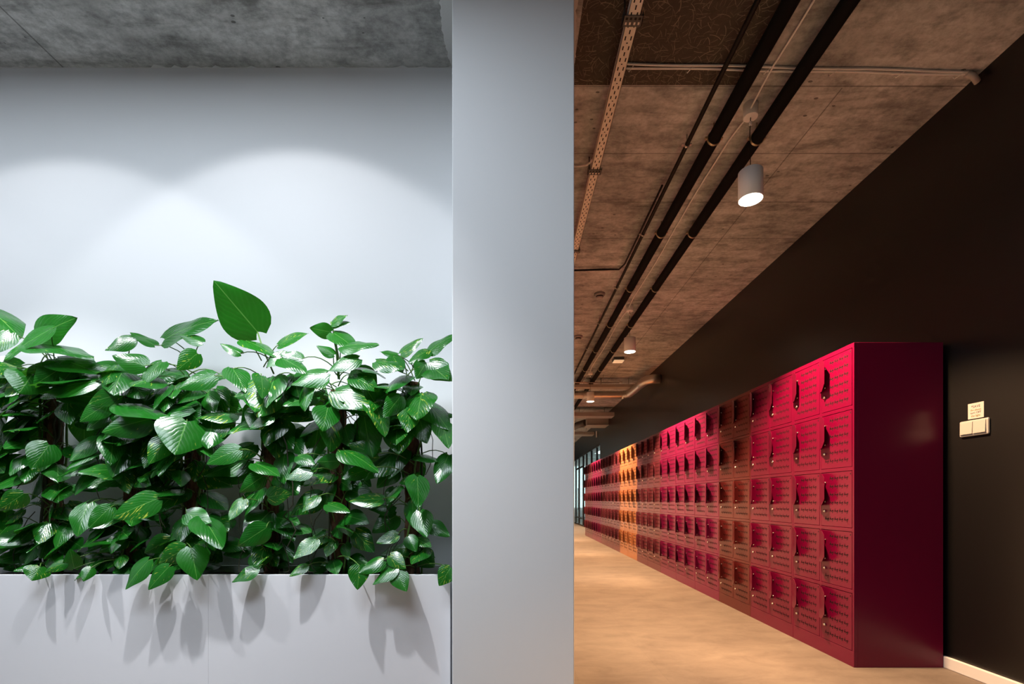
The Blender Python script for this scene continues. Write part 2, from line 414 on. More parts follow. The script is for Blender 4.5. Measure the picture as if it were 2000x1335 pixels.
# ------------------------------------------------------------------ lockers
LX, LY, LW, LD, LH = 1.8906, 2.676, .583, .494, 1.80
UG = .003                                    # gap between units
DT = [1.776 - .342*k for k in range(5)]      # tops of the five rows of doors
DH, DW = .3215, .270
def carcass():
    b = MB(); w = LW-UG
    b.box(0, LD, 0, w, 0, LH)
    me = b; b2 = MB()
    # front frame: plinth, rails and stiles stand 20 mm proud of the recessed back plane
    b2.box(.022, LD, 0, w, 0, LH)
    b2.box(0, .022, 0, w, 0, DT[4]-DH)
    for k in range(4): b2.box(0, .022, .014, w-.014, DT[k+1], DT[k]-DH)
    b2.box(0, .022, 0, w, DT[0], LH)
    for a0, a1 in ((0, .014), (.2845, .2985), (w-.014, w)):
        b2.box(0.0004, .022, a0, a1, DT[4]-DH, DT[0])
    return b2
def mark(b, cy, cz, s=1.0):
    """one punched script mark on the door front: a leaning riser, an arch, a dip and a tail"""
    # u runs towards the camera (= -y), v up
    lines = [[(-.0120, .0135), (-.0165, .001), (-.0178, -.0065)],
             [(-.0172, -.003), (-.0125, .0025), (-.0075, .0022), (-.0065, -.0035), (-.002, -.0045), (.004, -.0005), (.0075, .004)],
             [(.0165, .0055), (.0115, -.0045), (.0055, -.0145)]]
    lines[1].append((.0095, -.001)); lines[1].append((.0125, -.003))
    hw = .0024*s
    for L in lines:
        for k in range(len(L)-1):
            (u0, v0), (u1, v1) = L[k], L[k+1]
            du, dv = u1-u0, v1-v0; l = math.hypot(du, dv); nu, nv = -dv/l*hw, du/l*hw
            eu, ev = du/l*hw*.5, dv/l*hw*.5
            q = [(u0-eu+nu, v0-ev+nv), (u0-eu-nu, v0-ev-nv), (u1+eu-nu, v1+ev-nv), (u1+eu+nu, v1+ev+nv)]
            b.face([(-.0006, cy-u*s, cz+v*s) for u, v in q], 1)
def door_mesh():
    # door-local: y 0..DW away from the camera, z 0 at the top downwards, x=0 front face
    b = MB(); g = .003
    b.box(0, .016, g, DW-g, -DH+g, -g)
    for r in range(6):
        z = -.036-.048*r
        for c in range(5 if r == 5 else 4):
            mark(b, .047+.0415*c, z, .9)
    # tiny punched tag in the top corner nearest the camera
    b.face([(-.0006, .016, -.012), (-.0006, .010, -.012), (-.0006, .010, -.022), (-.0006, .016, -.022)], 1)
    return b.mesh('door', [LC['ruby'], M_mark])
def flap_mesh():
    # a short web leaves the far edge of the door, then the tongue flares out over the door towards the near side
    b = MB(); y0 = DW-.004; t = .0015
    e0, e1, m0, m1 = (-.0005, y0, -.005), (-.0005, y0, -.197), (-.015, y0, -.005), (-.015, y0, -.197)
    f0, f1 = (-.043, y0-.090, -.034), (-.043, y0-.090, -.160)
    k = .5
    k0, k1 = tuple(p+(q-p)*k for p, q in zip(m0, f0)), tuple(p+(q-p)*k for p, q in zip(m1, f1))
    k0, k1 = (k0[0], k0[1], -.006), (k1[0], k1[1], -.195)
    b.prism([e0, e1, m1, m0], (0, -t, 0))
    b.prism([m0, m1, k1, f1, f0, k0], Vector((.088, -.028, 0)).normalized()*t)
    return b.mesh('pull_flap', [LC['ruby']])
def stud_mesh(r, h, y, z):
    b = MB(); b.lathe([(r, .0), (r, -h*.6), (r*.75, -h), (r*.2, -h*1.05)], (0, y, z), 'x', 14); return b.mesh('stud', [M_metal])
D_me, F_me = door_mesh(), flap_mesh()
for me in (F_me,):
    bm = bmesh.new(); bm.from_mesh(me); bmesh.ops.recalc_face_normals(bm, faces=bm.faces); bm.to_mesh(me); bm.free()
L_me = stud_mesh(.0085, .011, DW-.040, -.231)
V_me = [stud_mesh(.0045, .007, DW-.042, -.061), stud_mesh(.0045, .007, DW-.042, -.174)]
for me in [L_me]+V_me:
    bm = bmesh.new(); bm.from_mesh(me); bmesh.ops.recalc_face_normals(bm, faces=bm.faces); bm.to_mesh(me); bm.free()
def put(name, me, parent, loc=(0,0,0)):
    o = bpy.data.objects.new(name, me); C.objects.link(o); o.parent = parent; o.location = loc; return o
def make_unit():
    t = thing('locker_cabinet', None, 'locker', (0, 0, 0))
    cb = carcass(); o = cb.build('cabinet_body', LC['ruby'], t, .0012)
    for k in range(5):
        for y in (.0142, .2988):
            d = put('door', D_me, t, (0.0, y, DT[k]))
            put('pull_flap', F_me, d); lk = put('lock', L_me, d); lk['label'] = 'round metal lock'
            for v in V_me: put('rivet', v, d)
    return t
def paint(root, mat):
    for o in [root]+list(root.children_recursive):
        if o.type == 'MESH' and o.name.split('.')[0] in ('cabinet_body', 'door', 'pull_flap'):
            o.material_slots[0].link = 'OBJECT'; o.material_slots[0].material = mat
COL = ['ruby', 'ruby', 'wine', 'rasp', 'rasp', 'rasp', 'mauve', 'mauve', 'orange', 'orange'] + ['mauve', 'mauve', 'mauve', 'rasp', 'rasp', 'mauve', 'mauve']  # second rasp pair: a lamp's pink pool put into the coat colour
ORD = ['first', 'second', 'third', 'fourth', 'fifth', 'sixth', 'seventh', 'eighth', 'ninth', 'tenth', 'eleventh', 'twelfth', 'thirteenth', 'fourteenth', 'fifteenth', 'sixteenth', 'seventeenth']
LAB = {0: 'ruby red two-column locker cabinet at the near end, its dark side facing the viewer',
       1: 'ruby red locker cabinet right behind the nearest one, lower half in shade',
       2: 'brownish wine-red locker cabinet, third from the near end of the row',
       3: 'raspberry locker cabinet next beyond the brownish wine-red one',
       4: 'raspberry locker cabinet between two other raspberry ones, under the second pendant lamp',
       5: 'raspberry locker cabinet just before the dusty mauve pair',
       6: 'dusty mauve locker cabinet next beyond the raspberry ones',
       7: 'dusty mauve locker cabinet touching the near side of the orange pair',
       8: 'orange locker cabinet, the nearer of the two orange ones',
       9: 'orange locker cabinet, the farther of the two orange ones',
       10: 'dusty mauve locker cabinet touching the far side of the orange pair',
       16: 'dusty mauve locker cabinet at the far end of the row, beside the glass partition'}
unit0 = make_unit()
for k in range(17):
    u = unit0 if k == 0 else copy_tree(unit0)
    u.location = (LX, LY+LW*k, 0)
    paint(u, LC[COL[k]])
    u['label'] = LAB.get(k) or '%s locker cabinet, %s beyond the orange pair' % ({'mauve': 'dusty mauve', 'rasp': 'lamp-glow pink painted'}[COL[k]], ORD[k-10])  # pink of this far pair is painted-in lamp glow
    u['group'] = 'locker cabinets along the black wall'

# ------------------------------------------------------------------ light switch and note on the black wall
sw = thing('light_switch', 'white double light switch on the black wall under the paper note', 'light switch', (2.41, 2.515, 1.30))
b = MB(); b.box(2.397, 2.41, 2.436, 2.594, 1.262, 1.345); b.build('cover_plate', M_plastic, sw, .006)
for y0, y1 in ((2.446, 2.513), (2.517, 2.584)):
    b = MB(); yc0, yc1 = y0, y1
    b.prism([(2.3975, yc0, 1.271), (2.3975, yc1, 1.271), (2.3975, yc1, 1.336), (2.3975, yc0, 1.336)], (-.001, 0, 0))
    b.prism([(2.3965, yc0, 1.272), (2.391, yc0, 1.274), (2.394, yc0, 1.335), (2.3965, yc0, 1.336)], (0, yc1-yc0, 0))
    b.build('rocker', M_plastic, sw, .002, True)
nt_ = thing('paper_note', 'small white paper note taped above the light switch', 'note', (2.41, 2.513, 1.39))
b = MB(); b.box(2.4085, 2.41, 2.470, 2.556, 1.352, 1.433); b.build('sheet', M_paper, nt_)
for txt, z, mt, sz in (('*SAVE', 1.408, M_ink, .019), ('the planet', 1.3925, M_ink2, .0145), ('turn OFF', 1.3775, M_ink, .0155), ('the light', 1.3615, M_ink2, .0155)):
    cu = bpy.data.curves.new('lettering', 'FONT'); cu.body = txt; cu.size = sz; cu.align_x = 'CENTER'; cu.extrude = .0002
    tmp = bpy.data.objects.new('tmp', cu); C.objects.link(tmp)
    dg = bpy.context.evaluated_depsgraph_get()
    me = bpy.data.meshes.new_from_object(tmp.evaluated_get(dg)); bpy.data.objects.remove(tmp)
    me.materials.clear(); me.materials.append(mt)
    # text lies on a wall that faces -x: its reading direction runs towards the camera (-y)
    me.transform(Matrix(((0, 0, -1, 2.4082-2.41), (-1, 0, 0, 0), (0, 1, 0, z-1.39), (0, 0, 0, 1))))
    o = bpy.data.objects.new('lettering', me); C.objects.link(o); o.parent = nt_

# ------------------------------------------------------------------ ceiling services
HZ = CEIL-EYE
# perforated tray
ct = thing('cable_tray', 'cream perforated cable tray under the concrete near the pillar', 'cable tray', (.527, 2.03, 3.03))
b = MB(); tx0, tx1, tz = .5005, .5535, 3.030
b.box(tx0, tx1, -3, 12, tz, tz+.002); b.box(tx0, tx0+.002, -3, 12, tz, tz+.03); b.box(tx1-.002, tx1, -3, 12, tz, tz+.03)
y = 1.7; k = 0
while y < 8:
    offs = {0: (-.013, .013), 1: (0,), 2: (-.013, .013), 3: (0,)}[k % 4]
    for dx in offs:
        ln = .020 if k % 4 != 3 else .006; wd = .0028 if k % 4 != 3 else .0035
        cx = .527+dx
        b.face([(cx-wd, y, tz-.0005), (cx+wd, y, tz-.0005), (cx+wd, y+ln, tz-.0005), (cx-wd, y+ln, tz-.0005)], 1)
    y += .030 if k % 4 != 3 else .018; k += 1
b.build('tray_channel', [M_tray, M_slot], ct)
for y in (1.1, 2.12, 3.10, 4.09, 5.09, 6.1):
    b = MB()
    b.box(.484, .57, y-.025, y+.025, tz-.004, tz-.001); b.box(.484, .487, y-.025, y+.025, tz-.004, tz+.03)
    b.box(.567, .57, y-.025, y+.025, tz-.004, tz+.012)
    for dx in (-.028, -.01, .01, .028):
        b.face([(.527+dx-.005, y-.017, tz-.0045), (.527+dx+.005, y-.017, tz-.0045), (.527+dx+.005, y-.006, tz-.0045), (.527+dx-.005, y-.006, tz-.0045)], 1)
        b.face([(.527+dx-.004, y+.004, tz-.0045), (.527+dx+.004, y+.004, tz-.0045), (.527+dx+.004, y+.016, tz-.0045), (.527+dx-.004, y+.016, tz-.0045)], 2)
    b.tube([(.492, y, tz), (.492, y, CEIL-.0005)], .004, 8); b.tube([(.562, y, tz), (.562, y, CEIL-.0005)], .004, 8)
    o = b.build('bracket', [M_brk, M_slot, M_tray], ct); o['label'] = 'dark perforated steel bracket'
# twin white cables across the slab
random.seed(11)
cz = CEIL-.0075
def wav(y0, y1, ph, amp):
    pts = []
    for k in range(37):
        t = k/36; x = .562+(2.352-.562)*t
        pts.append((x, y0+(y1-y0)*t+amp*math.sin(t*15+ph), cz))
    return pts
c1 = thing('white_cable', 'white cable across the ceiling, the one of the pair nearer the pillar head', 'cable', (1.4, 2.45, cz), 'twin white ceiling cables')
b = MB(); b.tube(wav(2.428, 2.474, 0, .003), .0055, 8); b.build('sheath', M_cable, c1)
c2 = thing('white_cable', 'white cable across the ceiling, the one of the pair farther from view', 'cable', (1.4, 2.47, cz), 'twin white ceiling cables')
b = MB(); b.tube(wav(2.450, 2.490, 1.4, .003), .0055, 8); b.build('sheath', M_cable, c2)
for x in (.60, .90, 1.295, 1.64, 1.99, 2.30):
    yy = 2.439+(x-.56)*.025
    b = MB(); b.tube([(x+.012, yy-.012, CEIL-.002), (x+.008, yy-.008, cz-.0075), (x-.006, yy+.026, cz-.0075), (x-.01, yy+.032, CEIL-.002)], .002, 6); b.build('cable_clip', M_cable, c1)
b = MB(); b.tube([(2.33, 2.482, cz-.004), (2.37, 2.487, cz-.010), (2.405, 2.50, cz-.03)], [.013, .015, .015], 12); o = b.build('end_sleeve', M_sleeve, c1); o['label'] = 'grey sleeve entering the black wall'

def clamp(parent, x, z, r, y, mat=M_brass):
    b = MB(); pts = []
    for k in range(25):
        w = 2*math.pi*k/24; pts.append((x+(r+.002)*math.cos(w), y, z+(r+.002)*math.sin(w)))
    # strap: a flat ring of rectangular section
    n = 24
    for k in range(n):
        w0, w1 = 2*math.pi*k/n, 2*math.pi*(k+1)/n
        for (ra, rb, ya, yb) in ((r+.004, r+.004, -.007, .007),):
            p = lambda w, rr, yy: (x+rr*math.cos(w), y+yy, z+rr*math.sin(w))
            b.face([p(w0, ra, -.007), p(w1, ra, -.007), p(w1, ra, .007), p(w0, ra, .007)], 0, True)
            b.face([p(w1, r, -.007), p(w0, r, -.007), p(w0, r, .007), p(w1, r, .007)], 0, True)
            b.face([p(w0, r, -.007), p(w1, r, -.007), p(w1, ra, -.007), p(w0, ra, -.007)])
            b.face([p(w1, r, .007), p(w0, r, .007), p(w0, ra, .007), p(w1, ra, .007)])
    b.box(x-r-.018, x-r-.002, y-.009, y+.009, z-.004, z+.004); b.box(x+r+.002, x+r+.014, y-.009, y+.009, z-.004, z+.004)
    b.tube([(x-r-.010, y, z-.009), (x-r-.010, y, z+.009)], .004, 8)
    b.tube([(x, y, z+r), (x, y, CEIL-.0005)], .004, 8)
    return b.build('pipe_clamp', mat, parent)
PZ = 3.035
pipes = [('insulated_pipe', 'thick black insulated ceiling pipe running between the thin pipe and the lamp cable', 1.175, .036),
         ('insulated_pipe', 'thick black insulated ceiling pipe nearest the lockers, beside the lamp canopies', 1.425, .036)]
for nm, lab, x, r in pipes:
    p = thing(nm, lab, 'pipe', (x, 2.8, PZ), 'thick black insulated ceiling pipes')
    b = MB(); b.tube([(x, y, PZ) for y in (-3.5, 0, 3, 6, 9, 12, 16, 20)], r, 18); b.build('pipe_run', M_pipe, p)
    for k in range(9):
        o = clamp(p, x, PZ, r, .82+1.0*(k+1)); o['label'] = 'brass-coloured clamp'
tp = thing('thin_pipe', 'thin black ceiling pipe nearest the perforated tray', 'pipe', (1.05, 2.9, 3.065))
b = MB(); b.tube([(1.05, y, 3.065) for y in (-3.5, 0, 3, 6, 9, 12, 20)], .0125, 12); b.build('pipe_run', M_thin, tp)
for k in range(8):
    y = .95+.98*(k+1)
    clamp(tp, 1.05, 3.065, .0125, y, M_galv)
bc = thing('black_cable', 'thin black cable running alongside the thin ceiling pipe and turning off to the left', 'cable', (1.02, 4.6, 3.07))
b = MB(); b.tube([(-.04, 4.64, CEIL-.008), (.6, 4.62, CEIL-.008), (.96, 4.6, CEIL-.008), (1.006, 4.56, 3.10), (1.022, 4.4, 3.075), (1.022, 3.9, 3.072), (1.022, 3.3, 3.072)], .0075, 8); b.build('sheath', M_thin, bc)
wc2 = MB(); wc2.tube([(-.04, 3.20, CEIL-.007), (.3, 3.18, CEIL-.007), (.44, 3.17, CEIL-.01), (.475, 3.11, 3.08), (.49, 3.06, 3.06), (.498, 3.03, 3.055)], .006, 8)
o = wc2.build('white_cable', M_cable, None); tag(o, 'short white cable joining the perforated tray at its middle bracket', 'cable')

# pendant lamps and the feed cable that links them
LAMPX, LAMPZ = 1.325, 2.597
def make_lamp(y, first):
    t = thing('pendant_lamp', first, 'lamp', (LAMPX, y, CEIL), 'cylindrical pendant lamps in the corridor')
    b = MB(); b.lathe([(.036, CEIL-.072), (.039, CEIL-.070), (.039, CEIL)], (LAMPX, y, 0)); b.build('canopy', M_lamp, t)
    b = MB(); b.tube([(LAMPX, y, CEIL-.072), (LAMPX-.004, y, CEIL-.15), (LAMPX, y, LAMPZ+.157)], .0022, 6); b.build('suspension_cord', M_thin, t)
    b = MB(); b.lathe([(.004, -.012), (.009, -.009), (.009, .009), (.004, .012)], (LAMPX, y, CEIL-.105), 'z', 12); b.build('cord_grip', M_lamp, t)
    b = MB(); n = 40; r, r2 = .064, .0615
    z0, z1 = LAMPZ, LAMPZ+.157
    b.lathe([(r2-.002, z0+.006), (r2, z0), (r, z0), (r, z1-.003), (r-.003, z1), (.004, z1)], (LAMPX, y, 0), 'z', n); b.build('lamp_shade', M_lamp, t)
    b = MB(); b.lathe([(.0605, z0-.0005), (.0605, z0+.003)], (LAMPX, y, 0), 'z', n); o = b.build('diffuser', M_bulb, t); o['label'] = 'glowing round diffuser'
    return t
lamp_labels = {2: 'large white pendant lamp nearest the viewer, lit, below the twin cables', 3: 'white pendant lamp second along the corridor, lit, above the raspberry lockers',
               4: 'small distant white pendant lamp, lit, in front of the spiral duct'}
lamp_y = [-2.85+2.77*k for k in range(8)]
l0 = make_lamp(lamp_y[2], lamp_labels[2])
for k in range(8):
    if k == 2: continue
    t = copy_tree(l0); t.location = (LAMPX, lamp_y[k], CEIL)
    t['label'] = lamp_labels.get(k, 'white pendant lamp out of view along the corridor ceiling')
fc = thing('white_cable', 'thin white feed cable sagging from one pendant lamp canopy to the next', 'cable', (LAMPX, 4, CEIL-.01))
for k in range(1, 7):
    b = MB(); ya, yb = lamp_y[k]+.036, lamp_y[k+1]-.036; pts = []
    for j in range(25):
        t = j/24; e = min(t, 1-t)
        pts.append((LAMPX-.012+.006*math.sin(t*9+k), ya+(yb-ya)*t, CEIL-.012-.035*max(0, 1-e*14)-.004*math.sin(t*13)**2))
    b.tube(pts, .0048, 8); b.build('cable_span', M_cable, fc)

# smoke detectors
def detector(x, y, lab):
    t = thing('smoke_detector', lab, 'smoke detector', (x, y, CEIL), 'round ceiling smoke detectors')
    b = MB(); b.lathe([(.047, CEIL-.028), (.056, CEIL-.022), (.058, CEIL)], (x, y, 0)); b.build('base', M_plastic, t)
    b = MB(); b.lathe([(.040, CEIL-.038), (.040, CEIL-.028)], (x, y, 0)); b.build('vent_ring', M_slot, t)
    b = MB(); b.lathe([(.024, CEIL-.052), (.036, CEIL-.046), (.040, CEIL-.038)], (x, y, 0)); b.build('cap', M_plastic, t)
detector(.93, 5.16, 'round white smoke detector on the concrete beside the thin pipe')
detector(.885, 6.5, 'round white smoke detector half hidden by the pillar edge')
el = thing('emergency_light', 'small box emergency light with a cream glowing face on the ceiling', 'light', (1.64, 7.5, CEIL))
b = MB(); b.box(1.56, 1.72, 7.44, 7.58, CEIL-.05, CEIL); b.build('housing', M_brk, el)
b = MB(); b.box(1.565, 1.715, 7.42, 7.57, CEIL-.062, CEIL-.05); b.build('diffuser', M_exit, el)

# ducts and trays further along
rl = MB(); rl.tube([(.2, 8.5, 2.986), (1.9, 8.5, 2.986)], .010, 10); rl.tube([(1.88, 8.5, 2.986), (1.93, 8.5, 2.990)], .015, 10)
for x in (1.6, .8): rl.tube([(x, 8.5, 2.986), (x, 8.5, CEIL-.0005)], .005, 8)
tag(rl.build('conduit', M_galv, None), 'slim metal conduit crossing the ceiling just before the spiral duct', 'conduit')
def ladder(x0, x1, y0, y1, z0, z1, hang, label):
    b = MB(); b.box(x0, x1, y0, y0+.03, z0, z1); b.box(x0, x1, y1-.03, y1, z0, z1); b.box(x0, x1, y0+.03, y1-.03, z0, z0+.006)
    for x in hang:
        b.tube([(x, (y0+y1)/2, z0), (x, (y0+y1)/2, CEIL-.0005)], .006, 8)
    return tag(b.build('cable_ladder', M_galv2, None), label, 'cable tray')
ladder(0, 2.25, 8.66, 8.82, 2.945, 2.995, (.3, .8, 1.6, 2.1), 'flat metal tray crossing the ceiling right above the spiral duct')
dt = thing('spiral_duct', 'shiny spiral ventilation duct bending up to the black wall', 'duct', (1.5, 8.95, 2.87))
b = MB()
def spiral(b, pts, r, pitch=.06):
    """tube with raised lock-seam ribs"""
    out, rs = [], []
    P = [Vector(p) for p in pts]
    for k in range(len(P)-1):
        L = (P[k+1]-P[k]).length; n = max(2, int(L/pitch*3))
        for j in range(n):
            t = j/n; out.append(P[k].lerp(P[k+1], t)); rs.append(r+(.0022 if j % 3 == 0 else 0))
    out.append(P[-1]); rs.append(r)
    b.tube(out, rs, 20)
spiral(b, [(-.0, 8.95, 2.865), (2.10, 8.95, 2.865)], .070); b.build('straight_run', M_galv, dt)
for xa, xb in ((1.30, 1.42), (2.02, 2.09)):
    b = MB(); b.tube([(xa, 8.95, 2.865), (xb, 8.95, 2.865)], .075, 20); b.build('coupling', M_galv, dt)
b = MB(); spiral(b, [(2.06, 8.96, 2.865), (2.14, 8.86, 2.872), (2.17, 8.55, 2.88), (2.18, 8.2, 2.888)], .070, .05); b.build('angled_run', M_galv, dt)
b = MB(); b.tube([(2.18, 8.22, 2.888), (2.185, 8.08, 2.892), (2.215, 7.97, 2.897), (2.29, 7.90, 2.90), (2.408, 7.885, 2.90)], .074, 20); b.build('elbow', M_galv, dt)
ladder(0, 2.405, 11.4, 11.75, 2.90, 2.99, (.3, .8, 1.6, 2.2), 'broad flat metal tray reaching the black wall beyond the spiral duct')
b = MB(); b.box(1.86, 2.405, 12.1, 12.5, 2.80, 2.97); b.box(1.86, 2.405, 12.05, 12.55, 2.785, 2.80); b.box(2.0, 2.03, 12.28, 12.31, 2.97, CEIL-.0005)
tag(b.build('air_duct', M_galv2, None, .004), 'boxy metal air duct against the black wall beyond the broad tray', 'duct')
b = MB(); b.tube([(1.855, 12.3, 2.885), (1.7, 12.5, 2.86), (1.35, 13.4, 2.78), (.6, 14.5, 2.72)], .085, 16)
tag(b.build('flexible_duct', M_brk, None), 'dark round duct leaving the boxy duct towards the left', 'duct')
ladder(0, 2.405, 14.2, 14.6, 2.84, 2.92, (.3, .8, 1.6, 2.2), 'farthest flat metal tray, above the glass partition')
b = MB(); b.box(2.38, 2.41, 13.75, 13.81, 2.70, 2.88); tag(b.build('wall_lamp', M_base, None, .008), 'small upright white fitting high on the black wall near the glass', 'fitting')

# ------------------------------------------------------------------ planter
YF, YB, PT = 2.08, 2.388, .606
pl = thing('planter_box', 'long white planter box below the climbing plants', 'planter', (-2.2, 2.2, 0))
xr = -122*YF/F
seam = (407-1001)*YF/F
for x0, x1 in ((-4.4, seam-2.4), (seam-2.399, seam-.0004), (seam+.0004, xr)):
    b = MB(); b.box(x0, x1, YF, YF+.018, .0, PT-.002); b.build('front_panel', M_planter, pl)
b = MB(); b.box(-4.4, xr, YB-.018, YB, 0, PT); b.box(-4.4, -4.382, YF, YB, 0, PT); b.box(xr-.018, xr, YF+.018, YB, 0, PT); b.box(-4.4, xr, YF+.0005, YF+.018, PT-.0025, PT); b.build('box_shell', M_planter, pl)
b = MB()
nx, ny = 120, 6
for i in range(nx):
    for j in range(ny):
        q = []
        for (a, c) in ((i, j), (i+1, j), (i+1, j+1), (i, j+1)):
            x = -4.38+(xr-.02+4.38)*a/nx; y = YF+.02+(YB-.02-YF-.02)*c/ny
            q.append((x, y, PT-.035+.012*noise.noise((x*9, y*9, 0))))
        b.face(q, 0, True)
o = b.build('soil', M_soil, pl); o['kind'] = 'stuff'

# ------------------------------------------------------------------ climbing plants
random.seed(23)
NU, NV = 6, 15
def add_leaf(mb, base, tip, nrm, halfw, droop=.12, fold=.18, wave=.03, rnd=0.5, shape=0):
    """heart-shaped blade from base to tip; nrm is the upper side"""
    base, tip = Vector(base), Vector(tip); ax = tip-base; L = ax.length; ax = ax.normalized()
    nrm = Vector(nrm); nrm = (nrm-ax*nrm.dot(ax)).normalized(); sd = ax.cross(nrm)
    i0 = len(mb.v); phz = random.uniform(0, 6.28)
    for v in range(NV+1):
        t = v/NV
        # outline: round lobes at the base, widest at about a third, drawn-out tip
        w = (math.sin(math.pi*min(1, t**.62))**.8) if t < 1 else 0
        w = max(w, 0)*(1.0-.25*t)*1.12 + (0.02 if 0 < t < 1 else 0)
        if v == 0: w = .26
        bend = -droop*L*(t**2.0) + droop*L*.35*t
        for u in range(-NU//2, NU//2+1):
            s = u/(NU/2)
            back = -.10*L*(abs(s)**1.5)*max(0, 1-t*3.2)       # lobes reach back past the petiole
            lift = -fold*halfw*w*abs(s)**1.6 + .10*halfw*w*abs(s)
            rip = wave*L*math.sin(t*9+phz+s*1.7)*abs(s)
            p = base + ax*(t*L+back) + sd*(s*halfw*w) + nrm*(bend+lift+rip)
            mb.v.append(tuple(p)); mb.att.append(rnd); mb.uv[len(mb.v)-1] = (.5+.5*s*min(1, w+.15), t)
    k = NU+1
    for v in range(NV):
        for u in range(NU):
            a = i0+v*k+u
            mb.f.append((a, a+1, a+k+1, a+k)); mb.m.append(0); mb.s.append(True)
CAMP = Vector((0, 0, EYE))
def px_leaf(mb, bx, by, tx, ty, hw, Yb=2.15, Yt=None, up=1, rnd=None, **kw):
    """leaf whose base, tip and apparent half width were measured in the photograph, hung at a real depth"""
    if Yt is None: Yt = Yb - (.02 + max(0, min(.085 if by < 1060 else .02, .5*(ty-by)*Yb/F)))   # hanging leaves lean out into the light
    B, T = ww(bx, by, Yb), ww(tx, ty, Yt)
    ax = (T-B); L = ax.length; ax = ax.normalized()
    view = (CAMP-B).normalized(); nf = (view-ax*view.dot(ax)).normalized(); ns = ax.cross(nf)
    if ns.z*up < 0: ns = -ns
    app = hw*Yb/F; nat = max(app, .33*L)
    c = max(.12, min(1, app/nat)); s = math.sqrt(1-c*c)
    add_leaf(mb, B, T, nf*c+ns*s, nat, rnd=random.random() if rnd is None else rnd, **kw)
    return B
HAND = [
 # bx, by, tx, ty, half width, depth of base
 (-30,600,37,645,34,2.2),(75,655,144,618,30,2.16),(100,642,2,697,13,2.10),(70,672,182,690,12,2.10),(110,700,193,722,20,2.12),
 (262,662,203,682,17,2.15),(302,674,254,646,12,2.18),(322,662,416,614,17,2.2),(283,714,215,690,20,2.08),(385,690,346,722,23,2.1),
 (418,733,345,755,17,2.07),(62,732,38,766,32,2.08),(186,744,70,760,18,2.08),(120,718,66,752,22,2.1),(232,770,170,786,17,2.06),
 (210,788,154,822,17,2.07),(292,818,194,842,25,2.04),(376,795,280,790,19,2.1),(246,788,362,815,16,2.08),(365,822,342,886,44,2.05),
 (327,855,291,903,20,2.06),(96,868,62,914,25,2.06),(466,878,400,903,18,2.06),(172,984,148,1044,21,2.05),(306,974,214,1011,24,2.04),
 (216,990,171,1031,17,2.06),(364,1002,411,1020,20,2.07),(396,1010,436,1067,24,2.06),(46,964,-2,996,19,2.06),(374,1070,385,1131,26,2.03),
 (362,1070,308,1102,21,2.06),(330,1106,287,1151,16,2.03),(290,1094,239,1149,15,2.03),(145,1110,137,1072,14,2.08),(128,1098,86,1116,10,2.06),
 (78,1106,62,1133,20,2.05),(178,1108,163,1134,11,2.05),(400,850,440,905,22,2.14),(440,830,380,860,16,2.12),
 (545,673,598,645,11,2.18),(646,648,604,640,19,2.17),(647,632,677,613,9,2.18),(647,634,682,625,7,2.19),(652,650,697,680,20,2.17),
 (668,676,738,666,12,2.12),(652,692,618,674,13,2.14),(783,690,824,657,12,2.18),(776,692,742,685,8,2.17),(838,686,887,647,13,2.16),
 (836,684,797,706,12,2.15),(768,696,786,727,19,2.13),(832,708,814,737,18,2.13),(838,708,882,742,22,2.12),(637,728,567,749,16,2.07),
 (655,764,722,796,25,2.07),(640,796,630,840,25,2.06),(782,774,751,813,19,2.07),(598,754,590,800,12,2.08),(800,798,796,842,21,2.08),
 (730,786,758,845,18,2.08),(502,768,455,772,12,2.06),(510,734,516,774,15,2.07),(531,814,485,834,10,2.06),(862,822,878,872,20,2.12),
 (606,920,557,934,13,2.08),(582,890,614,904,12,2.1),(660,900,618,901,15,2.08),(672,879,741,913,15,2.07),(738,886,678,866,20,2.14),
 (713,918,667,933,14,2.07),(815,931,818,990,22,2.05),(820,998,833,1048,21,2.07),(876,888,852,942,20,2.14),(524,970,567,963,18,2.07),
 (513,930,468,961,17,2.07),(475,975,446,1015,12,2.07),(520,1030,464,1066,22,2.05),(617,1054,572,1090,14,2.07),(621,970,589,998,10,2.08),
 (746,974,679,976,14,2.07),(776,1044,734,1058,12,2.1),(702,1104,698,1151,19,2.03),(748,1094,698,1117,14,2.05),(773,1109,726,1138,12,2.04),
 (774,1117,794,1154,18,2.03),(762,1084,791,1109,15,2.06),(880,1108,858,1143,18,2.04),(502,1111,451,1134,12,2.05),(599,1104,564,1123,9,2.06),
 (640,984,684,998,11,2.08),(471,877,438,889,13,2.08),(499,904,547,926,13,2.08),(700,700,640,720,14,2.1),(560,690,520,715,16,2.12),
 (470,690,430,668,12,2.14),(395,668,350,650,14,2.16),(480,665,540,690,12,2.14),(590,700,545,690,12,2.12),(735,705,790,720,14,2.1),
 (20,650,-20,690,20,2.12),(150,712,120,748,18,2.12),(455,720,480,760,20,2.1),(550,700,600,722,13,2.1),(690,735,740,760,16,2.1),
]
poles = [-45, 105, 258, 378, 530, 662, 805]        # photo columns of the moss poles
PYD = 2.235
plants = []
plab = ['climbing pothos at the left end of the planter, mostly cut off by the photo edge',
        'climbing pothos second from the left, with a big folded leaf raised at its top',
        'climbing pothos left of the big upright leaf, densest foliage',
        'climbing pothos carrying the single big upright leaf above the others',
        'climbing pothos with a curly hanging aerial root on the right of its bare pole',
        'climbing pothos with a tall shoot of small leaves on top',
        'climbing pothos beside the pillar, its brown pole showing near the soil']
for k, px in enumerate(poles):
    x = (px-1001)*PYD/F
    plants.append(dict(x=x, leaf=MB(), stem=MB(), pole=MB(), t=thing('climbing_pothos', plab[k], 'plant', (x, PYD, PT-.03), 'pothos plants in the white planter')))
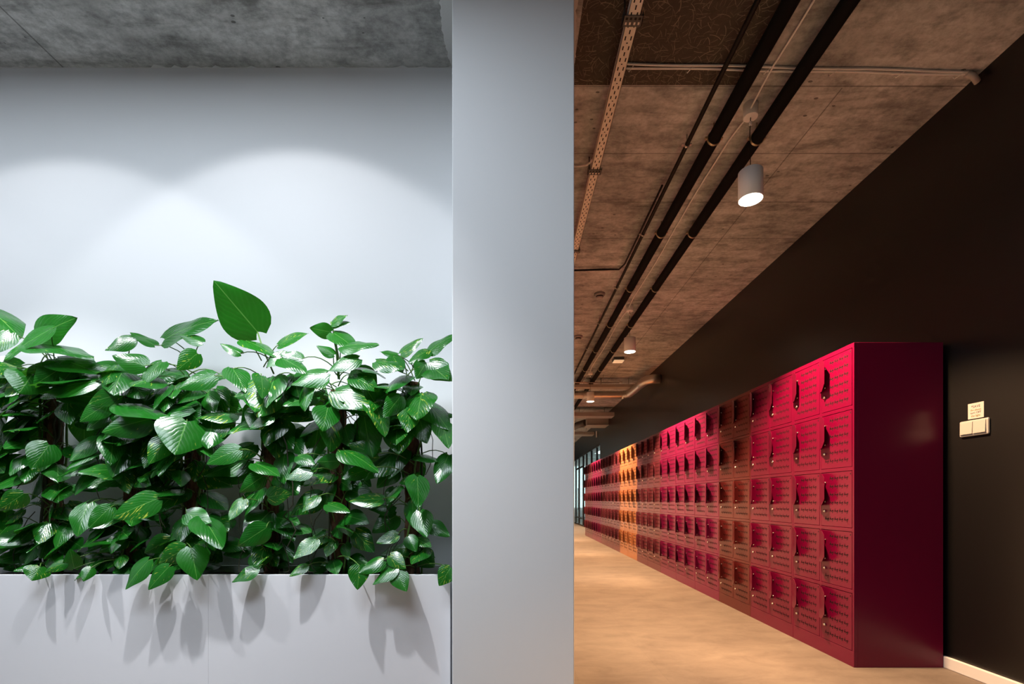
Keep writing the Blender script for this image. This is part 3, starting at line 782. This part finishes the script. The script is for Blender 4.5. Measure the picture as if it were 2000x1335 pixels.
def petiole(p, B, drop=None):
    """thin green stalk from the climbing stem to the base of a leaf"""
    B = Vector(B); dz = drop if drop is not None else random.uniform(.03, .14)
    A = Vector((p['x']+random.uniform(-.03, .03), PYD-.02+random.uniform(-.02, .02), max(PT, min(B.z-dz*random.uniform(-.2, 1), 1.56))))
    mid = (A+B)/2 + Vector((0, -.01, .05*min(1, (A-B).length/.15)))
    pts = [(A*(1-t)+mid*t)*(1-t)+(mid*(1-t)+B*t)*t for t in (0, .2, .4, .6, .8, 1)]
    p['stem'].tube(pts, [.0028, .0026, .0024, .0022, .002, .0022], 5, 0, False)
def nearest(x): return min(plants, key=lambda q: abs(q['x']-x))
for h in HAND:
    X = (h[0]-1001)*h[5]/F
    p = nearest(X)
    h = list(h)
    if h[1] < 700: h[4] *= .78
    B = px_leaf(p['leaf'], *h[:6], up=1, droop=random.uniform(.06, .2), fold=random.uniform(.1, .35), wave=random.uniform(.005, .03))
    petiole(p, B)
# the big upright leaf is a part of its own
big = MB()
Bb = px_leaf(big, 503, 648, 417, 547, 43, 2.2, 2.06, rnd=.70, droop=.03, fold=.08, wave=.012)
p4 = plants[3]
p4['stem'].tube([ww(535, 730, 2.2), ww(515, 685, 2.18), Bb], [.004, .0035, .003], 6)
bl = big.build('upright_leaf', M_leaf, p4['t']); bl['label'] = 'big upright leaf standing alone above the others'
# tall shoot on the sixth plant
plants[5]['stem'].tube([ww(662, 740, 2.2), ww(658, 690, 2.19), ww(652, 650, 2.18), ww(646, 628, 2.18)], [.006, .005, .004, .003], 7)
# random fill
for k, p in enumerate(plants):
    dens = [1.0, 1.1, 1.15, 1.0, .72, .72, .70][k]
    bands = [(1.30, 1.53, .19, 27, (.10, .20)), (1.05, 1.32, (.16, .16, .17, .15, .11, .11, .12)[k], (19, 19, 21, 18, 17, 17, 16)[k], (.10, .19)), (.80, 1.06, (.15, .15, .16, .14, .09, .09, .09)[k], (16, 16, 18, 15, 12, 12, 11)[k], (.08, .16)), (.62, .82, (.16, .16, .16, .16, .12, .12, .12)[k], (26, 26, 26, 24, 20, 18, 17)[k], (.06, .13))]
    for (z0, z1, rad, cnt, (la, lb)) in bands:
        for _ in range(int(cnt*dens)):
            ang = random.uniform(-math.pi, 0) if random.random() < .8 else random.uniform(0, math.pi)
            r = rad*random.uniform(.25, 1)
            z = random.uniform(z0, z1)
            ox, oy = math.cos(ang), math.sin(ang)
            B = Vector((p['x']+ox*r, PYD+oy*r*(.75 if oy < 0 else .5), z))
            B.y = max(2.10 if z > PT+.1 else 2.08, min(2.36, B.y))
            if B.x > PX0-.03: B.x = PX0-.03-random.random()*.05
            L = random.uniform(la, lb)*1.08
            d = Vector((ox*.8+random.gauss(0, .45), -.45+oy*.35, random.uniform(-1.3, .0))).normalized()
            T = B+d*L
            T.y = max(1.99, min(2.42, T.y)); 
            if T.x > PX0-.01: T.x = PX0-.01-random.random()*.03
            if T.z < PT+.005 and T.y > YF-.02: T.z = PT+.01+random.random()*.03
            nr = Vector((random.gauss(0, .4), -.75+random.gauss(0, .3), .75+random.gauss(0, .3)))
            if nr.cross(d).length < .05: nr = Vector((0, -1, .3))
            add_leaf(p['leaf'], B, T, nr, L*random.uniform(.30, .40), random.uniform(.05, .25), random.uniform(.1, .4), random.uniform(.005, .03), random.random())
            petiole(p, B)
    # back-lit upper row just behind the silhouette
    # climbing stems wind up the pole, plus loose aerial roots
    x = p['x']; top = random.uniform(1.40, 1.45)
    for q in range(4):
        ph = random.uniform(0, 6.28); pts = []
        for j in range(15):
            t = j/14; w = ph+t*random.uniform(2.2, 3.0)
            pts.append((x+.046*math.cos(w), PYD+.046*math.sin(w), PT-.02+(top-PT)*t))
        p['stem'].tube(pts, [.005]*15, 6, q % 2)
    for q in range(7):
        z = random.uniform(.75, 1.45); sdx = random.choice((-1, 1)); ln = random.uniform(.12, .4); pts = []
        for j in range(9):
            t = j/8
            pts.append((x+sdx*(.04+.07*math.sin(t*2.6))+random.uniform(-.006, .006), PYD-.05-.03*t, max(PT, z-ln*t)))
        p['stem'].tube(pts, .0018, 5, 1, False)
    if k == 4:
        pts = [ww(*q) for q in ((548,838,2.15),(560,870,2.14),(563,910,2.14),(572,945,2.14),(572,985,2.14),(553,1008,2.14),(570,1020,2.14),(578,1035,2.14),(562,1066,2.14))]
        p['stem'].tube(pts, .003, 6, 1, False)
    # moss pole: fibrous, uneven
    n, m_ = 18, 60
    mb = p['pole']; base = len(mb.v); ptop = top+.02
    for j in range(m_+1):
        z = PT-.06+(ptop-PT+.06)*j/m_
        for i in range(n):
            w = 2*math.pi*i/n
            rr = .034*(1+.22*noise.noise((math.cos(w)*1.6+k*9, math.sin(w)*1.6, z*14))+.12*noise.noise((math.cos(w)*5+k*9, math.sin(w)*5, z*50)))
            mb.v.append((x+rr*math.cos(w), PYD+rr*math.sin(w), z))
    for j in range(m_):
        for i in range(n):
            i2 = (i+1) % n
            mb.f.append((base+j*n+i, base+j*n+i2, base+(j+1)*n+i2, base+(j+1)*n+i)); mb.m.append(0); mb.s.append(True)
    mb.f.append(tuple(base+m_*n+i for i in range(n))); mb.m.append(0); mb.s.append(False)
    p['leaf'].build('foliage', M_leaf, p['t'])
    p['stem'].build('stem', [M_stem, M_root], p['t'])
    p['pole'].build('moss_pole', M_coir, p['t'])

# ------------------------------------------------------------------ light
def spot(name, loc, direction, half, power, col, rad=.05, blend=.1):
    l = bpy.data.lights.new(name, 'SPOT'); l.energy = power; l.color = col; l.spot_size = R(2*half); l.spot_blend = blend; l.shadow_soft_size = rad
    o = bpy.data.objects.new(name, l); C.objects.link(o); o.location = loc
    o.rotation_euler = Vector(direction).to_track_quat('-Z', 'Y').to_euler()
    return o
WARM = (1.0, .60, .32)
for k, y in enumerate(lamp_y):
    if k == 0: continue                      # the lamp right at the back is switched off
    spot('pendant_beam', (LAMPX, y, LAMPZ-.003), (0, 0, -1), 52, 150 if k == 1 else 1050, WARM, .035, .32)
COOL = (.965, .98, 1.0)
def aim(e, pan): return (math.cos(R(e))*math.sin(R(pan)), math.cos(R(e))*math.cos(R(pan)), -math.sin(R(e)))
for x, z, e, k, pan in ((-1.14, 2.70, 47.8, 1, 42), (-2.29, 2.68, 49.5, .8, 0), (-3.45, 2.70, 48, .28, 0)):
    spot('plant_spot', (x, 1.5, z), aim(e, .9), 50.3, 16*k, COOL, .04, .2)            # wide spill of the fixture
    spot('plant_spot_core', (x, 1.5, z), aim(e+28, pan), 40, 185*k, COOL, .025, 1.0)   # its brighter core
def area(name, loc, rot, sx, sy, power, col):
    l = bpy.data.lights.new(name, 'AREA'); l.shape = 'RECTANGLE'; l.size = sx; l.size_y = sy; l.energy = power; l.color = col
    o = bpy.data.objects.new(name, l); C.objects.link(o); o.location = loc; o.rotation_euler = rot; return o
area('room_fill', (-1.1, .45, CEIL-.03), (0, 0, 0), 1.8, .5, 54, (.80, .90, 1))  # unseen fill light, added to lift the pillar and the room
area('wall_fill', (-2.5, 1.3, CEIL-.03), (0, 0, 0), 3.6, .12, 32, (.80, .90, 1))  # second unseen fill, added to brighten the white wall
area('office_panel', (5.4, 19, CEIL-.02), (0, 0, 0), 3, 8, 260, (.85, .97, 1))

w = bpy.data.worlds.new('world'); SC.world = w; w.use_nodes = True
w.node_tree.nodes['Background'].inputs[0].default_value = (.6, .65, .7, 1); w.node_tree.nodes['Background'].inputs[1].default_value = .05

# ------------------------------------------------------------------ camera
cd = bpy.data.cameras.new('camera'); cam = bpy.data.objects.new('camera', cd); C.objects.link(cam)
cam.location = (0, 0, EYE); cam.rotation_euler = (R(90), 0, 0)
cd.sensor_fit = 'HORIZONTAL'; cd.sensor_width = 36; cd.lens = F/2000*36
cd.shift_y = (975-667.5)/2000; cd.shift_x = -1/2000
cd.clip_start = .05; cd.clip_end = 100
SC.camera = cam
SC.view_settings.view_transform = 'Standard'; SC.view_settings.look = 'None'
SC.view_settings.gamma = 1; SC.view_settings.exposure = 0; SC.view_settings.use_curve_mapping = False
SC.cycles.max_bounces = 8; SC.cycles.diffuse_bounces = 5; SC.cycles.glossy_bounces = 3; SC.cycles.transmission_bounces = 6
SC.cycles.use_denoising = True
SC.cycles.use_adaptive_sampling = True; SC.cycles.adaptive_threshold = .03
SC.cycles.sample_clamp_indirect = 8
